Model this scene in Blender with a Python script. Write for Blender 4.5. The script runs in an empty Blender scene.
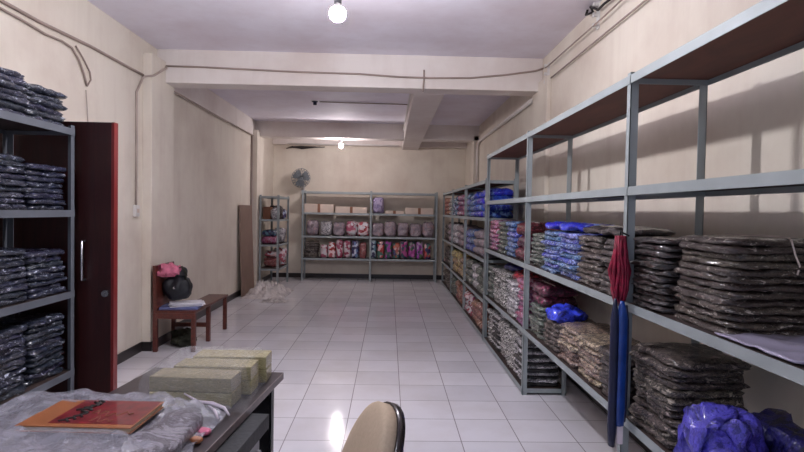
import bpy, bmesh, math, random
from mathutils import Vector, Matrix, noise
random.seed(7)
SC = bpy.context.scene
COL = SC.collection
R = math.radians

# ------------------------------------------------------------------ camera
W, H, F, CZ = 804, 452, 548.0, 1.56
XA = Vector((0.99955513, -0.0174473, 0.02418965))      # world axes seen from the camera (right, up, forward)
YA = Vector((-0.02370708, 0.02735432, 0.99934464))
ZA = Vector((0.01809756, 0.99947353, -0.02692853))
cam = bpy.data.objects.new('camera', bpy.data.cameras.new('camera'))
COL.objects.link(cam)
right = Vector((XA[0], YA[0], ZA[0])); up = Vector((XA[1], YA[1], ZA[1])); fwd = Vector((XA[2], YA[2], ZA[2]))
right.normalize(); fwd = (fwd - right * fwd.dot(right)).normalized(); up = right.cross(fwd)
m = Matrix.Identity(4)
for i in range(3):
    m[i][0] = right[i]; m[i][1] = up[i]; m[i][2] = -fwd[i]
m[0][3], m[1][3], m[2][3] = 0, 0, CZ
cam.matrix_world = m
cam.data.sensor_width = 36; cam.data.lens = 36 * F / W
cam.data.clip_start = 0.05; cam.data.clip_end = 100
SC.camera = cam

def at(px, py, axis, v):
    """point of the plane axis = v that lies at that place of the view"""
    q = ((px - 402) / F, (226 - py) / F, 1.0)
    r = right * q[0] + up * q[1] + fwd * q[2]
    o = Vector((0, 0, CZ))
    return o + r * ((v - o[axis]) / r[axis])

# ------------------------------------------------------------------ materials
def lin(c):
    return tuple(((x / 255) / 12.92 if x / 255 <= 0.04045 else ((x / 255 + 0.055) / 1.055) ** 2.4) for x in c) + (1,)

class NT:
    def __init__(s, name):
        s.m = bpy.data.materials.new(name); s.m.use_nodes = True
        s.t = s.m.node_tree; s.t.nodes.clear()
        s.out = s.n('ShaderNodeOutputMaterial'); s.b = s.n('ShaderNodeBsdfPrincipled')
        s.l(s.b.outputs[0], s.out.inputs['Surface'])
    def n(s, k, **kw):
        x = s.t.nodes.new(k)
        for a, b in kw.items(): setattr(x, a, b)
        return x
    def l(s, a, b): s.t.links.new(a, b)
    def coord(s, scale=None, which='Object'):
        tc = s.n('ShaderNodeTexCoord'); o = tc.outputs[which]
        if scale:
            mp = s.n('ShaderNodeMapping'); mp.inputs['Scale'].default_value = scale
            s.l(o, mp.inputs[0]); o = mp.outputs[0]
        return o
    def noise(s, co, sc, det=3, rough=.5, dist=0):
        x = s.n('ShaderNodeTexNoise'); x.inputs['Scale'].default_value = sc; x.inputs['Detail'].default_value = det
        x.inputs['Roughness'].default_value = rough; x.inputs['Distortion'].default_value = dist
        s.l(co, x.inputs['Vector']); return x.outputs['Fac']
    def ramp(s, f, stops, interp='LINEAR'):
        x = s.n('ShaderNodeValToRGB'); x.color_ramp.interpolation = interp
        e = x.color_ramp.elements
        while len(e) < len(stops): e.new(0.5)
        for i, (p, c) in enumerate(stops): e[i].position = p; e[i].color = c
        s.l(f, x.inputs[0]); return x.outputs[0]
    def mix(s, f, a, b, mode='MIX'):
        x = s.n('ShaderNodeMix', data_type='RGBA', blend_type=mode)
        for v, i in ((f, 0), (a, 6), (b, 7)):
            if isinstance(v, (int, float, tuple)): x.inputs[i].default_value = v
            else: s.l(v, x.inputs[i])
        return x.outputs[2]
    def math(s, op, a, b=0.0):
        x = s.n('ShaderNodeMath', operation=op)
        for v, i in ((a, 0), (b, 1)):
            if isinstance(v, (int, float)): x.inputs[i].default_value = v
            else: s.l(v, x.inputs[i])
        return x.outputs[0]
    def bump(s, h, strength=.3, dist=.01):
        x = s.n('ShaderNodeBump'); x.inputs['Strength'].default_value = strength; x.inputs['Distance'].default_value = dist
        s.l(h, x.inputs['Height']); s.l(x.outputs[0], s.b.inputs['Normal'])
    def set(s, **kw):
        for k, v in kw.items():
            i = s.b.inputs[k.replace('_', ' ')]
            if isinstance(v, (int, float, tuple)): i.default_value = v
            else: s.l(v, i)
        return s

def plain(name, rgb, rough=.6, var=.12, sc=12, metal=0, bump=0.0, coat=0, spec=.5):
    t = NT(name); c = lin(rgb); co = t.coord()
    f = t.noise(co, sc, 4)
    d = tuple(x * (1 - var) for x in c[:3]) + (1,); u = tuple(min(1, x * (1 + var)) for x in c[:3]) + (1,)
    t.set(Base_Color=t.ramp(f, [(.3, d), (.7, u)]), Roughness=rough, Metallic=metal, Coat_Weight=coat, Specular_IOR_Level=spec)
    if bump: t.bump(t.noise(co, sc * 3, 4), bump, .004)
    return t.m

def wallmat(name, rgb, stain):
    t = NT(name); co = t.coord(); c = lin(rgb); s = lin(stain)
    f = t.ramp(t.noise(co, .9, 6, .6), [(.42, (0, 0, 0, 1)), (.75, (1, 1, 1, 1))])
    v = t.coord((6, 6, .7)); g = t.ramp(t.noise(v, 1.2, 5, .6), [(.5, (0, 0, 0, 1)), (.8, (1, 1, 1, 1))])
    a = t.mix(f, c, s); a = t.mix(t.math('MULTIPLY', g, .35), a, s)
    t.set(Base_Color=a, Roughness=.75, Specular_IOR_Level=.25)
    t.bump(t.noise(co, 30, 4), .15, .004)
    return t.m

def floormat():
    t = NT('white_floor_tiles'); co = t.coord()
    sx = t.n('ShaderNodeSeparateXYZ'); t.l(co, sx.inputs[0])
    def line(o, off):
        u = t.math('DIVIDE', t.math('ADD', o, off), .4)
        fr = t.math('FRACT', u); d = t.math('ABSOLUTE', t.math('SUBTRACT', fr, .5))
        return t.math('GREATER_THAN', d, .4915), t.math('FLOOR', u)
    lx, ix = line(sx.outputs[0], 4.68); ly, iy = line(sx.outputs[1], 3.92)
    g = t.math('MAXIMUM', lx, ly)
    cb = t.n('ShaderNodeCombineXYZ'); t.l(ix, cb.inputs[0]); t.l(iy, cb.inputs[1])
    wn = t.n('ShaderNodeTexWhiteNoise'); t.l(cb.outputs[0], wn.inputs[0])
    base = t.ramp(wn.outputs[0], [(0, lin((222, 220, 227))), (1, lin((236, 234, 240)))])
    st = t.ramp(t.noise(co, 1.3, 7, .65), [(.45, (0, 0, 0, 1)), (.8, (1, 1, 1, 1))])
    base = t.mix(t.math('MULTIPLY', st, .35), base, lin((168, 156, 146)))
    t.set(Base_Color=t.mix(g, base, lin((150, 146, 150))), Roughness=t.math('ADD', t.math('MULTIPLY', st, .12), .085), Specular_IOR_Level=.5)
    t.bump(t.math('ADD', t.math('MULTIPLY', g, -1), t.math('MULTIPLY', t.noise(co, 3, 2), .25)), .12, .004)
    return t.m

def woodmat(name, a, b, rough=.5, axis=(1, 12, 12), coat=0):
    t = NT(name); co = t.coord(axis)
    f = t.noise(co, 3, 6, .6, .6)
    t.set(Base_Color=t.ramp(f, [(.3, lin(a)), (.7, lin(b))]), Roughness=rough, Coat_Weight=coat, Coat_Roughness=.15)
    t.bump(f, .1, .003); return t.m

def packmat(name, cols, sc=14, kind='noise', coat=.7, rough=.45, stretch=(1, 1, 1), hue=0.03, crisp=.04, glint=True):
    """folded printed cloth in a clear plastic sleeve"""
    t = NT(name); oi = t.n('ShaderNodeObjectInfo')
    co = t.coord(stretch)
    va = t.n('ShaderNodeVectorMath', operation='ADD'); cb = t.n('ShaderNodeCombineXYZ')
    rr = t.math('MULTIPLY', oi.outputs['Random'], 37.0)
    for i in range(3): t.l(rr, cb.inputs[i])
    t.l(co, va.inputs[0]); t.l(cb.outputs[0], va.inputs[1]); p = va.outputs[0]
    if kind == 'voronoi':
        v = t.n('ShaderNodeTexVoronoi'); v.inputs['Scale'].default_value = sc; t.l(p, v.inputs['Vector'])
        s2 = t.n('ShaderNodeSeparateColor'); t.l(v.outputs['Color'], s2.inputs[0]); f = s2.outputs[0]
    elif kind == 'wave':
        v = t.n('ShaderNodeTexWave'); v.bands_direction = 'Z'; v.inputs['Scale'].default_value = sc
        v.inputs['Distortion'].default_value = 4; v.inputs['Detail'].default_value = 3; t.l(p, v.inputs['Vector']); f = v.outputs['Fac']
    else: f = t.noise(p, sc, 5, .7, .8)
    n = len(cols)
    lo, hi = (.0, 1.0) if kind != 'noise' else (.33, .67)
    stops = []
    for i, c in enumerate(cols):
        stops.append((lo + (hi - lo) * i / n, lin(c)))
        if i < n - 1: stops.append((lo + (hi - lo) * ((i + 1) / n) - crisp, lin(c)))
    c = t.ramp(f, stops)
    hs = t.n('ShaderNodeHueSaturation')
    t.l(t.math('ADD', t.math('MULTIPLY', oi.outputs['Random'], hue * 2), .5 - hue), hs.inputs['Hue'])
    t.l(t.math('ADD', t.math('MULTIPLY', oi.outputs['Random'], .5), .75), hs.inputs['Value'])
    t.l(c, hs.inputs['Color'])
    t.set(Base_Color=hs.outputs[0], Roughness=rough, Coat_Weight=coat, Coat_Roughness=.12)
    if glint:
        h = t.noise(p, 48, 3, .6, 1.5); t.bump(h, 1.0, .012)
    return t.m

def clearplastic(name, rgb, dens=.45, sc=9):
    t = NT(name); co = t.coord()
    h = t.n('ShaderNodeTexVoronoi'); h.feature = 'DISTANCE_TO_EDGE'; h.inputs['Scale'].default_value = sc * 1.3
    t.l(co, h.inputs['Vector'])
    nz = t.noise(co, sc * 2, 5, .65, 1.0)
    t.set(Base_Color=lin(rgb), Roughness=.18, Specular_IOR_Level=.8)
    t.bump(t.math('ADD', nz, t.math('MULTIPLY', h.outputs['Distance'], .6)), .8, .02)
    tr = t.n('ShaderNodeBsdfTransparent'); mx = t.n('ShaderNodeMixShader')
    f = t.ramp(nz, [(.3, (dens * .6,) * 3 + (1,)), (.75, (min(1, dens * 1.5),) * 3 + (1,))])
    t.l(f, mx.inputs[0]); t.l(tr.outputs[0], mx.inputs[1]); t.l(t.b.outputs[0], mx.inputs[2])
    t.l(mx.outputs[0], t.out.inputs['Surface'])
    return t.m

def emis(name, rgb, s):
    t = NT(name); t.set(Base_Color=(1, 1, 1, 1), Emission_Color=rgb, Emission_Strength=s); return t.m

M = dict(
    wall=wallmat('cream_plaster', (232, 223, 209), (206, 191, 177)),
    ceil=wallmat('ceiling_paint', (240, 236, 246), (222, 212, 220)),
    beam=wallmat('beam_paint', (234, 226, 220), (212, 198, 190)),
    floor=floormat(),
    skirt=plain('black_skirting_tile', (44, 38, 38), .3),
    steel=plain('grey_painted_steel', (160, 168, 170), .52, .08, 6, .25, .05),
    steel_dark=plain('dark_grey_steel', (106, 110, 118), .45, .1, 6, .2),
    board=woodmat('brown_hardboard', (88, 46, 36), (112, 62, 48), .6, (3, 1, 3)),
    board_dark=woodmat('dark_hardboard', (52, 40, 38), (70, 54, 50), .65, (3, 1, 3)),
    door=woodmat('dark_red_door_wood', (44, 15, 15), (62, 22, 21), .4, (14, 14, 1), .2),
    door_edge=woodmat('red_door_edge', (112, 28, 30), (130, 38, 36), .4, (14, 14, 1), .2),
    bench=woodmat('red_brown_bench_wood', (74, 34, 28), (108, 52, 42), .4, (10, 2, 10), .3),
    desk=plain('dark_desk_laminate', (50, 42, 46), .4, .25, 5, 0, 0, .3),
    desk_edge=plain('worn_desk_edge', (124, 112, 112), .4, .2, 20),
    black=plain('black_plastic', (22, 22, 24), .4, .2, 10),
    black_metal=plain('black_steel', (20, 20, 22), .35, .2, 10, .4),
    chrome=plain('brushed_metal', (190, 190, 195), .25, .05, 10, .9),
    grey=plain('grey_sheet_metal', (150, 150, 156), .45, .08, 8, .1),
    beige=plain('beige_upholstery', (196, 176, 152), .85, .06, 90, 0, .3, 0, .2),
    rim=plain('dark_brown_plastic_rim', (38, 28, 30), .25, .1, 10, 0, 0, .4),
    pipe=plain('painted_conduit', (176, 160, 150), .5, .15, 4),
    cable=plain('grey_brown_cable', (158, 140, 130), .6, .15, 4),
    white=plain('white_plastic', (222, 218, 214), .5, .05, 6),
    wire=plain('dark_wire', (40, 34, 34), .6, .1, 6),
    card=plain('brown_cardboard', (140, 96, 74), .8, .1, 8),
    carton=plain('pale_carton', (214, 196, 182), .75, .06, 8),
    hardboard=plain('leaning_brown_board', (140, 116, 104), .7, .1, 3),
    paper=plain('white_paper', (226, 224, 232), .7, .04, 14),
    bluepaper=plain('blue_folder_card', (96, 104, 150), .6, .08, 8),
    pink=plain('pink_cloth', (214, 120, 146), .85, .2, 18, 0, .4),
    bagblack=plain('black_bag_cloth', (24, 26, 34), .55, .25, 14, 0, .4),
    bagolive=plain('dark_olive_cloth', (34, 36, 22), .7, .3, 14, 0, .4),
    orange=plain('orange_brown_cover', (166, 102, 62), .4, .1, 12, 0, 0, .5),
    pages=plain('book_pages', (196, 176, 150), .8, .1, 60),
    string=plain('pale_string', (206, 190, 184), .7, .05, 20),
    fangrey=plain('grey_fan_blade', (120, 126, 132), .4, .1, 8),
    tie=plain('white_tie', (226, 214, 222), .6, .05, 20),
    lilac=plain('lilac_sheet', (168, 162, 184), .35, .08, 5, 0, .2, .4),
    ochre=woodmat('orange_brown_panel', (120, 62, 26), (186, 122, 50), .35, (2, 14, 2), .4),
    redcord=plain('crimson_cord', (150, 24, 58), .5, .5, 40, 0, .4),
    bluecloth=plain('royal_blue_satin', (22, 66, 150), .32, .3, 9, 0, .1, .3),
    navycloth=plain('navy_cloth', (20, 26, 60), .5, .3, 9, 0, .2),
    purplebag=packmat('violet_blue_plastic_bag', [(56, 46, 160), (76, 68, 190), (36, 30, 128)], 12, hue=.0),
    bluebag=packmat('bright_blue_plastic_bag', [(24, 40, 190), (50, 70, 226), (16, 24, 140)], 12, hue=.0),
    navybag=packmat('dark_blue_plastic_bag', [(22, 20, 84), (36, 32, 120), (14, 12, 60)], 12, hue=.0),
    red=packmat('red_printed_cloth', [(150, 24, 34), (196, 50, 50), (90, 16, 30), (200, 120, 110)], 20, hue=.01),
    clear=clearplastic('crumpled_clear_plastic', (196, 194, 206), .40, 6),
    clearfilm=clearplastic('thin_clear_film', (224, 222, 226), .15, 12),
    rubbish=clearplastic('dusty_white_plastic', (232, 224, 222), .95, 10),
    bulb=emis('bulb_glow', (0.96, 0.94, 1.0, 1), 520),
    bulb2=emis('far_bulb_glow', (1.0, 0.92, 0.94, 1), 300),
    fill_bulb=emis('near_fill_glow', (0.90, 0.93, 1.0, 1), 200),  # glow of the added fill bulb, out of view
)
P = dict(
    navy=packmat('navy_pack', [(10, 11, 20), (96, 106, 144), (12, 14, 26), (34, 42, 72), (8, 8, 16), (44, 52, 84), (14, 16, 30), (216, 222, 240)], 28, stretch=(1, 1, 2.2), rough=.3, coat=1),  # palest tones are sleeve glints painted into the base colour
    brown=packmat('brown_batik_pack', [(24, 17, 17), (76, 60, 56), (30, 22, 20), (104, 88, 80), (44, 32, 29), (60, 48, 42), (196, 184, 176)], 26, stretch=(1, 1, 2.4)),  # last pale tone paints light streaks of the plastic over the batik
    darkb=packmat('black_brown_pack', [(24, 20, 24), (70, 52, 50), (20, 20, 24), (112, 100, 100)], 18, stretch=(1, 1, 2)),
    tan=packmat('tan_grey_pack', [(40, 33, 31), (112, 98, 90), (34, 28, 30), (166, 152, 142)], 24, stretch=(1, 1, 2.4)),
    blue=packmat('blue_white_pack', [(24, 40, 110), (70, 110, 196), (34, 44, 96), (150, 176, 226), (40, 70, 170)], 17, stretch=(1, 1, 2)),
    royal=packmat('royal_blue_pack', [(18, 40, 150), (40, 90, 210), (20, 50, 170), (120, 160, 226)], 10),
    cream=packmat('cream_batik_pack', [(70, 44, 42), (170, 140, 120), (52, 48, 60), (206, 182, 160), (110, 80, 70)], 20, stretch=(1, 1, 1.6)),
    maroon=packmat('maroon_pack', [(70, 14, 36), (120, 30, 66), (50, 10, 26), (150, 60, 90)], 12, stretch=(1, 1, 2)),
    green=packmat('grey_green_pack', [(44, 52, 48), (110, 124, 112), (60, 56, 62), (160, 164, 150)], 14, stretch=(1, 1, 2.5)),
    zebra=packmat('black_white_pack', [(18, 18, 20), (226, 222, 220), (30, 28, 30), (236, 232, 230)], 15, stretch=(1, 1, 1.6), hue=0, crisp=.02),
    stripe=packmat('white_black_layered_pack', [(20, 18, 20), (206, 202, 204)], 3.3, kind='wave', hue=0, crisp=.2),
    purple=packmat('purple_pink_pack', [(112, 50, 110), (176, 120, 160), (150, 40, 90), (196, 180, 200)], 15),
    blackp=packmat('black_pack', [(14, 14, 16), (34, 32, 36), (20, 18, 22)], 12, hue=0),
    white=packmat('white_grey_pack', [(150, 150, 156), (222, 218, 222), (120, 116, 124), (230, 226, 228)], 12, hue=0),
    yellow=packmat('yellow_cream_pack', [(150, 112, 60), (206, 178, 130), (120, 96, 70), (214, 196, 160)], 16),
    redb=packmat('red_brown_pack', [(110, 40, 40), (176, 110, 100), (120, 60, 56), (190, 150, 140)], 16),
    pinkm=packmat('pink_green_floral_pack', [(170, 40, 84), (226, 180, 190), (60, 110, 90), (200, 80, 110), (40, 50, 90)], 15, kind='voronoi', hue=.16),
    redw=packmat('red_white_pack', [(160, 36, 60), (230, 206, 210), (190, 90, 110), (226, 220, 226)], 18, kind='voronoi', hue=.02),
    bluem=packmat('blue_dark_floral_pack', [(30, 30, 80), (90, 130, 160), (190, 200, 214), (50, 40, 90)], 17, kind='voronoi', hue=.04),
    lav=packmat('lavender_bundle', [(130, 120, 160), (170, 160, 190), (110, 100, 140)], 10),
    greyp=packmat('grey_pink_pack', [(120, 104, 112), (164, 148, 156), (130, 120, 132), (170, 140, 146)], 9),
    pale=packmat('pale_green_printed_packet', [(158, 148, 104), (178, 168, 126), (142, 134, 92), (190, 182, 144)], 30, stretch=(1, 1, 5), coat=.9, hue=.01, glint=False),
)

# ------------------------------------------------------------------ mesh helpers
class MB:
    def __init__(s): s.v = []; s.f = []
    def box(s, x0, x1, y0, y1, z0, z1):
        n = len(s.v)
        x0, x1 = sorted((x0, x1)); y0, y1 = sorted((y0, y1)); z0, z1 = sorted((z0, z1))
        s.v += [(x, y, z) for x in (x0, x1) for y in (y0, y1) for z in (z0, z1)]
        s.f += [tuple(n + i for i in q) for q in ((0, 1, 3, 2), (4, 6, 7, 5), (0, 4, 5, 1), (2, 3, 7, 6), (0, 2, 6, 4), (1, 5, 7, 3))]
        return s
    def tube(s, pts, r, n=8, caps=True):
        pts = [Vector(p) for p in pts]; rs = r if isinstance(r, (list, tuple)) else [r] * len(pts)
        base = len(s.v); ref = None
        for i, p in enumerate(pts):
            d = (pts[min(i + 1, len(pts) - 1)] - pts[max(i - 1, 0)]).normalized()
            if ref is None: ref = Vector((0, 0, 1)) if abs(d.z) < .9 else Vector((1, 0, 0))
            a = d.cross(ref).normalized(); b = a.cross(d).normalized(); ref = b
            for k in range(n):
                t = 2 * math.pi * k / n; s.v.append(tuple(p + (a * math.cos(t) + b * math.sin(t)) * rs[i]))
        for i in range(len(pts) - 1):
            for k in range(n):
                q = base + i * n; s.f.append((q + k, q + (k + 1) % n, q + n + (k + 1) % n, q + n + k))
        if caps:
            s.f.append(tuple(base + k for k in range(n))[::-1]); s.f.append(tuple(base + (len(pts) - 1) * n + k for k in range(n)))
        return s
    def lathe(s, prof, n=20, o=(0, 0, 0)):
        base = len(s.v)
        for r, z in prof:
            for k in range(n):
                t = 2 * math.pi * k / n; s.v.append((o[0] + r * math.cos(t), o[1] + r * math.sin(t), o[2] + z))
        for i in range(len(prof) - 1):
            for k in range(n):
                q = base + i * n; s.f.append((q + k, q + (k + 1) % n, q + n + (k + 1) % n, q + n + k))
        return s
    def prism(s, pts, y0, y1, ax=1):
        n = len(s.v); k = len(pts)
        for y in (y0, y1):
            for a, b in pts:
                s.v.append({0: (y, a, b), 1: (a, y, b), 2: (a, b, y)}[ax])
        s.f.append(tuple(range(n, n + k))); s.f.append(tuple(range(n + 2 * k - 1, n + k - 1, -1)))
        for i in range(k): s.f.append((n + i, n + (i + 1) % k, n + k + (i + 1) % k, n + k + i))
        return s
    def mesh(s, name, mat, smooth=False):
        me = bpy.data.meshes.new(name); me.from_pydata(s.v, [], s.f)
        b = bmesh.new(); b.from_mesh(me); bmesh.ops.recalc_face_normals(b, faces=b.faces); b.to_mesh(me); b.free()
        me.materials.append(mat)
        if smooth:
            for p in me.polygons: p.use_smooth = True
        return me
    def obj(s, name, mat, parent=None, smooth=False, bevel=0):
        o = bpy.data.objects.new(name, s.mesh(name, mat, smooth)); COL.objects.link(o)
        if parent: o.parent = parent
        if bevel:
            mo = o.modifiers.new('bevel', 'BEVEL'); mo.width = bevel; mo.segments = 2; mo.limit_method = 'ANGLE'
        return o

def tag(o, label=None, cat=None, group=None, kind=None):
    if label: o['label'] = label
    if cat: o['category'] = cat
    if group: o['group'] = group
    if kind: o['kind'] = kind
    return o

def thing(name, label, cat, loc=(0, 0, 0), rz=0, group=None):
    o = bpy.data.objects.new(name, None); COL.objects.link(o); o.empty_display_size = .1
    o.location = loc; o.rotation_euler = (0, 0, rz)
    return tag(o, label, cat, group)

def struct(name, mb, mat, **k):
    return tag(mb.obj(name, mat, **k), kind='structure')

def lump_mesh(name, mat, sx, sy, sz, seed=0, amp=.12, freq=6, flat=.0, power=2.6, nx=12, ny=12, nz=6, fold=0.0):
    """soft rounded block, base on z = 0, dented by noise: folded cloth, a filled bag"""
    b = bmesh.new(); vs = {}
    def vert(i, j, k):
        key = (i, j, k)
        if key in vs: return vs[key]
        x, y, z = (2 * i / nx - 1), (2 * j / ny - 1), (2 * k / nz - 1)
        mx = max(abs(x), abs(y), abs(z)); l = (abs(x) ** power + abs(y) ** power + abs(z) ** power) ** (1 / power)
        q = mx / l if l else 0
        p = Vector((x * q, y * q, z * q))
        nn = noise.noise_vector(Vector((p.x * sx, p.y * sy, p.z * sz)) * freq + Vector((seed * 7.3, seed * 3.1, seed)))
        m_ = min(sx, sy, sz)
        w = Vector((p.x * sx / 2, p.y * sy / 2, p.z * sz / 2)) + nn * amp * m_
        if fold:
            e = max(abs(x), abs(y))
            if e > .85:
                w.x *= 1 + fold * math.sin(k * math.pi + seed) * .5; w.y *= 1 + fold * math.sin(k * math.pi) * .5
        w.z = max(w.z, -sz / 2)
        vs[key] = b.verts.new((w.x, w.y, w.z + sz / 2)); return vs[key]
    def quad(*ks): 
        try: b.faces.new([vert(*k) for k in ks])
        except ValueError: pass
    for i in range(nx):
        for j in range(ny):
            quad((i, j, 0), (i, j + 1, 0), (i + 1, j + 1, 0), (i + 1, j, 0)); quad((i, j, nz), (i + 1, j, nz), (i + 1, j + 1, nz), (i, j + 1, nz))
    for i in range(nx):
        for k in range(nz):
            quad((i, 0, k), (i + 1, 0, k), (i + 1, 0, k + 1), (i, 0, k + 1)); quad((i, ny, k), (i, ny, k + 1), (i + 1, ny, k + 1), (i + 1, ny, k))
    for j in range(ny):
        for k in range(nz):
            quad((0, j, k), (0, j, k + 1), (0, j + 1, k + 1), (0, j + 1, k)); quad((nx, j, k), (nx, j + 1, k), (nx, j + 1, k + 1), (nx, j, k + 1))
    me = bpy.data.meshes.new(name); b.to_mesh(me); b.free(); me.materials.append(mat)
    for p in me.polygons: p.use_smooth = True
    return me

def inst(name, me, loc, rz=0, parent=None, rot=None, scale=None):
    o = bpy.data.objects.new(name, me); COL.objects.link(o); o.location = loc
    o.rotation_euler = rot if rot else (0, 0, rz)
    if scale: o.scale = scale
    if parent: o.parent = parent
    return o

def sheet_mesh(name, mat, fn, nu, nv, thick=0):
    """crumpled sheet: fn(u, v) gives a point"""
    mb = MB()
    for i in range(nu + 1):
        for j in range(nv + 1): mb.v.append(tuple(fn(i / nu, j / nv)))
    for i in range(nu):
        for j in range(nv):
            a = i * (nv + 1) + j; mb.f.append((a, a + 1, a + nv + 2, a + nv + 1))
    return mb.mesh(name, mat, True)

# ------------------------------------------------------------------ the room
XL, XR, YB, YF, ZC, ZC2, ZBM = -2.65, 1.74, 12.6, -1.6, 3.34, 3.26, 2.965
struct('floor', MB().box(XL - .1, XR + .1, YF, YB + .1, -.1, 0), M['floor'])
struct('ceiling', MB().box(XL - .1, XR + .1, YF, 6.45, ZC, ZC + .1).box(XL - .1, XR + .1, 6.45, YB + .1, ZC2, ZC + .1), M['ceil'])
struct('wall_left', MB().box(XL - .1, XL, YF, YB + .1, 0, ZC + .05), M['wall'])
struct('wall_right', MB().box(XR, XR + .1, YF, YB + .1, 0, ZC + .05), M['wall'])
struct('wall_back', MB().box(XL, XR, YB, YB + .1, 0, ZC + .05), M['wall'])
struct('trim_1', MB().box(XL, XR, 6.30, 6.58, ZBM, ZC + .01), M['beam'], bevel=.008)                 # cross beam
struct('trim_2', MB().box(.27, .64, 6.58, YB, ZBM, ZC2 + .01), M['beam'], bevel=.008)               # lengthwise beam
struct('trim_3', MB().box(XL, .27, 10.75, 11.05, ZBM, ZC2 + .01).box(.64, XR, 10.75, 11.05, ZBM, ZC2 + .01), M['beam'], bevel=.008)
struct('trim_4', MB().box(XL, XL + .04, 6.58, 10.75, ZBM - .01, ZC2), M['beam'], bevel=.006)
struct('trim_5', MB().box(XL, XL + .10, 5.95, 6.55, 0, 3.20), M['wall'], bevel=.006)             # first pilaster
struct('trim_6', MB().box(XL, XL + .12, 10.55, 11.05, 0, ZBM + .1), M['wall'], bevel=.006)           # far pilaster
struct('trim_7', MB().box(XR - .05, XR, 5.95, 6.55, 0, ZBM + .1), M['wall'], bevel=.006)
struct('trim_8', MB().box(XR - .10, XR, 10.75, 11.05, 0, ZBM + .1), M['wall'], bevel=.006)
struct('trim_9', MB().box(XL, XR, YB - .16, YB, 3.02, ZC2), M['beam'], bevel=.006)                   # ledge over the back wall
struct('baseboard_left', MB().box(XL, XL + .012, 3.7, 5.95, 0, .1).box(XL, XL + .112, 5.938, 5.95, 0, .1)
       .box(XL + .10, XL + .112, 5.95, 6.55, 0, .1).box(XL, XL + .012, 6.55, YB, 0, .1), M['skirt'])
struct('baseboard_back', MB().box(XL, XR, YB - .012, YB, 0, .1), M['skirt'])
struct('baseboard_right', MB().box(XR - .012, XR, YF, YB, 0, .1), M['skirt'])

# open door leaf that swings in from the left wall
d = tag(MB().box(XL + .01, -1.80, 3.60, 3.645, .01, 2.10).obj('door_1', M['door'], bevel=.003), kind='structure')
e = MB().box(-1.80, -1.782, 3.597, 3.648, .01, 2.10).obj('door_edge', M['door_edge'], d)
hm = MB().tube([(-1.965, 3.597, 1.33), (-1.965, 3.555, 1.33), (-1.965, 3.555, 1.08), (-1.965, 3.597, 1.08)], .008)
hm.obj('door_handle', M['chrome'], d, True)
MB().lathe([(0, 0), (.022, 0), (.022, .012), (0, .012)], 16).obj('keyhole_plate', M['chrome'], d).matrix_local = Matrix.Translation((-1.835, 3.598, .99)) @ Matrix.Rotation(R(90), 4, 'X')

# ------------------------------------------------------------------ slotted angle racks
def rack(name, label, cat, grp, us, levels, depth, put, top, steel, boards=True, nolevel=()):
    """put(u, v, z) -> world; u runs along the front, v goes back from it"""
    t = thing(name, label, cat, put(us[0], 0, 0), 0, grp); base = t.location.copy()
    def B(mb, u0, u1, v0, v1, z0, z1):
        a = Vector(put(u0, v0, z0)) - base; b = Vector(put(u1, v1, z1)) - base
        return mb.box(a.x, b.x, a.y, b.y, a.z, b.z)
    w, th = .04, .004
    for i, u in enumerate(us):
        s = 1 if i < len(us) - 1 else -1
        for v, q in ((0, 1), (depth, -1)):
            mb = MB()
            B(mb, u, u + s * w, v, v + q * th, 0, top); B(mb, u, u + s * th, v, v + q * w, 0, top)
            mb.obj('post', steel, t)
    for i in range(len(us) - 1):
        u0, u1 = us[i] + .005, us[i + 1] - .005
        if i == len(us) - 2: u1 += .0
        for k, z in enumerate(levels):
            if (i, k) in nolevel: continue
            mb = MB(); c = .042; g = .0045
            B(mb, u0, u1, -g, 0, z - c, z); B(mb, u0, u1, depth, depth + g, z - c, z)
            B(mb, u0, u0 + .003, 0, depth, z - c, z - .004); B(mb, u1 - .003, u1, 0, depth, z - c, z - .004)
            f = mb.obj('shelf', steel, t)
            mb = MB(); B(mb, u0 + .004, u1 - .004, .005, depth - .005, z - .018, z - .004)
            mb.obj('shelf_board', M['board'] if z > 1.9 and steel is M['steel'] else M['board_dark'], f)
    return t

FX = 1.17                                       # front plane of the right-hand racks
TL = [.06, .575, 1.135, 1.70, 2.245]
LL = [.06, .5, .99, 1.5, 1.96]
putR = lambda u, v, z: (FX + v, u, z)
ys = [.72, 2.665, 4.64, 6.58]
rack('storage_rack', 'tall three bay grey slotted steel storage rack along the right wall, nearest the camera', 'rack', None, ys, TL, .38, putR, 2.26, M['steel'],
     nolevel=((1, 0), (0, 0)))
rack('storage_rack', 'lower grey steel rack at the far end of the right wall, full of bundles', 'rack', None, [6.63, 8.45, 10.2, 11.9], LL, .38, putR, 1.98, M['steel'])
putB = lambda u, v, z: (u, 12.05 + v, z)
rack('storage_rack', 'wide two bay pale steel rack standing against the back wall', 'rack', None, [-1.91, -.42, 1.07], [.5, .99, 1.5, 1.96], .38, putB, 1.99, M['steel'])
putS = lambda u, v, z: (-2.13 - v, u, z)
rack('storage_rack', 'small single bay pale steel rack against the left wall in the far corner', 'rack', None, [10.68, 11.75], [.40, .87, 1.36, 1.81], .38, putS, 1.83, M['steel'])
putL = lambda u, v, z: (-1.99 - v, u, z)
rack('storage_rack', 'dark grey steel rack at the left edge, packed with shiny navy packets', 'rack', None, [1.75, 3.52], [.10, .52, 1.02, 1.53, 2.04], .42, putL, 2.06, M['steel_dark'])

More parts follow.
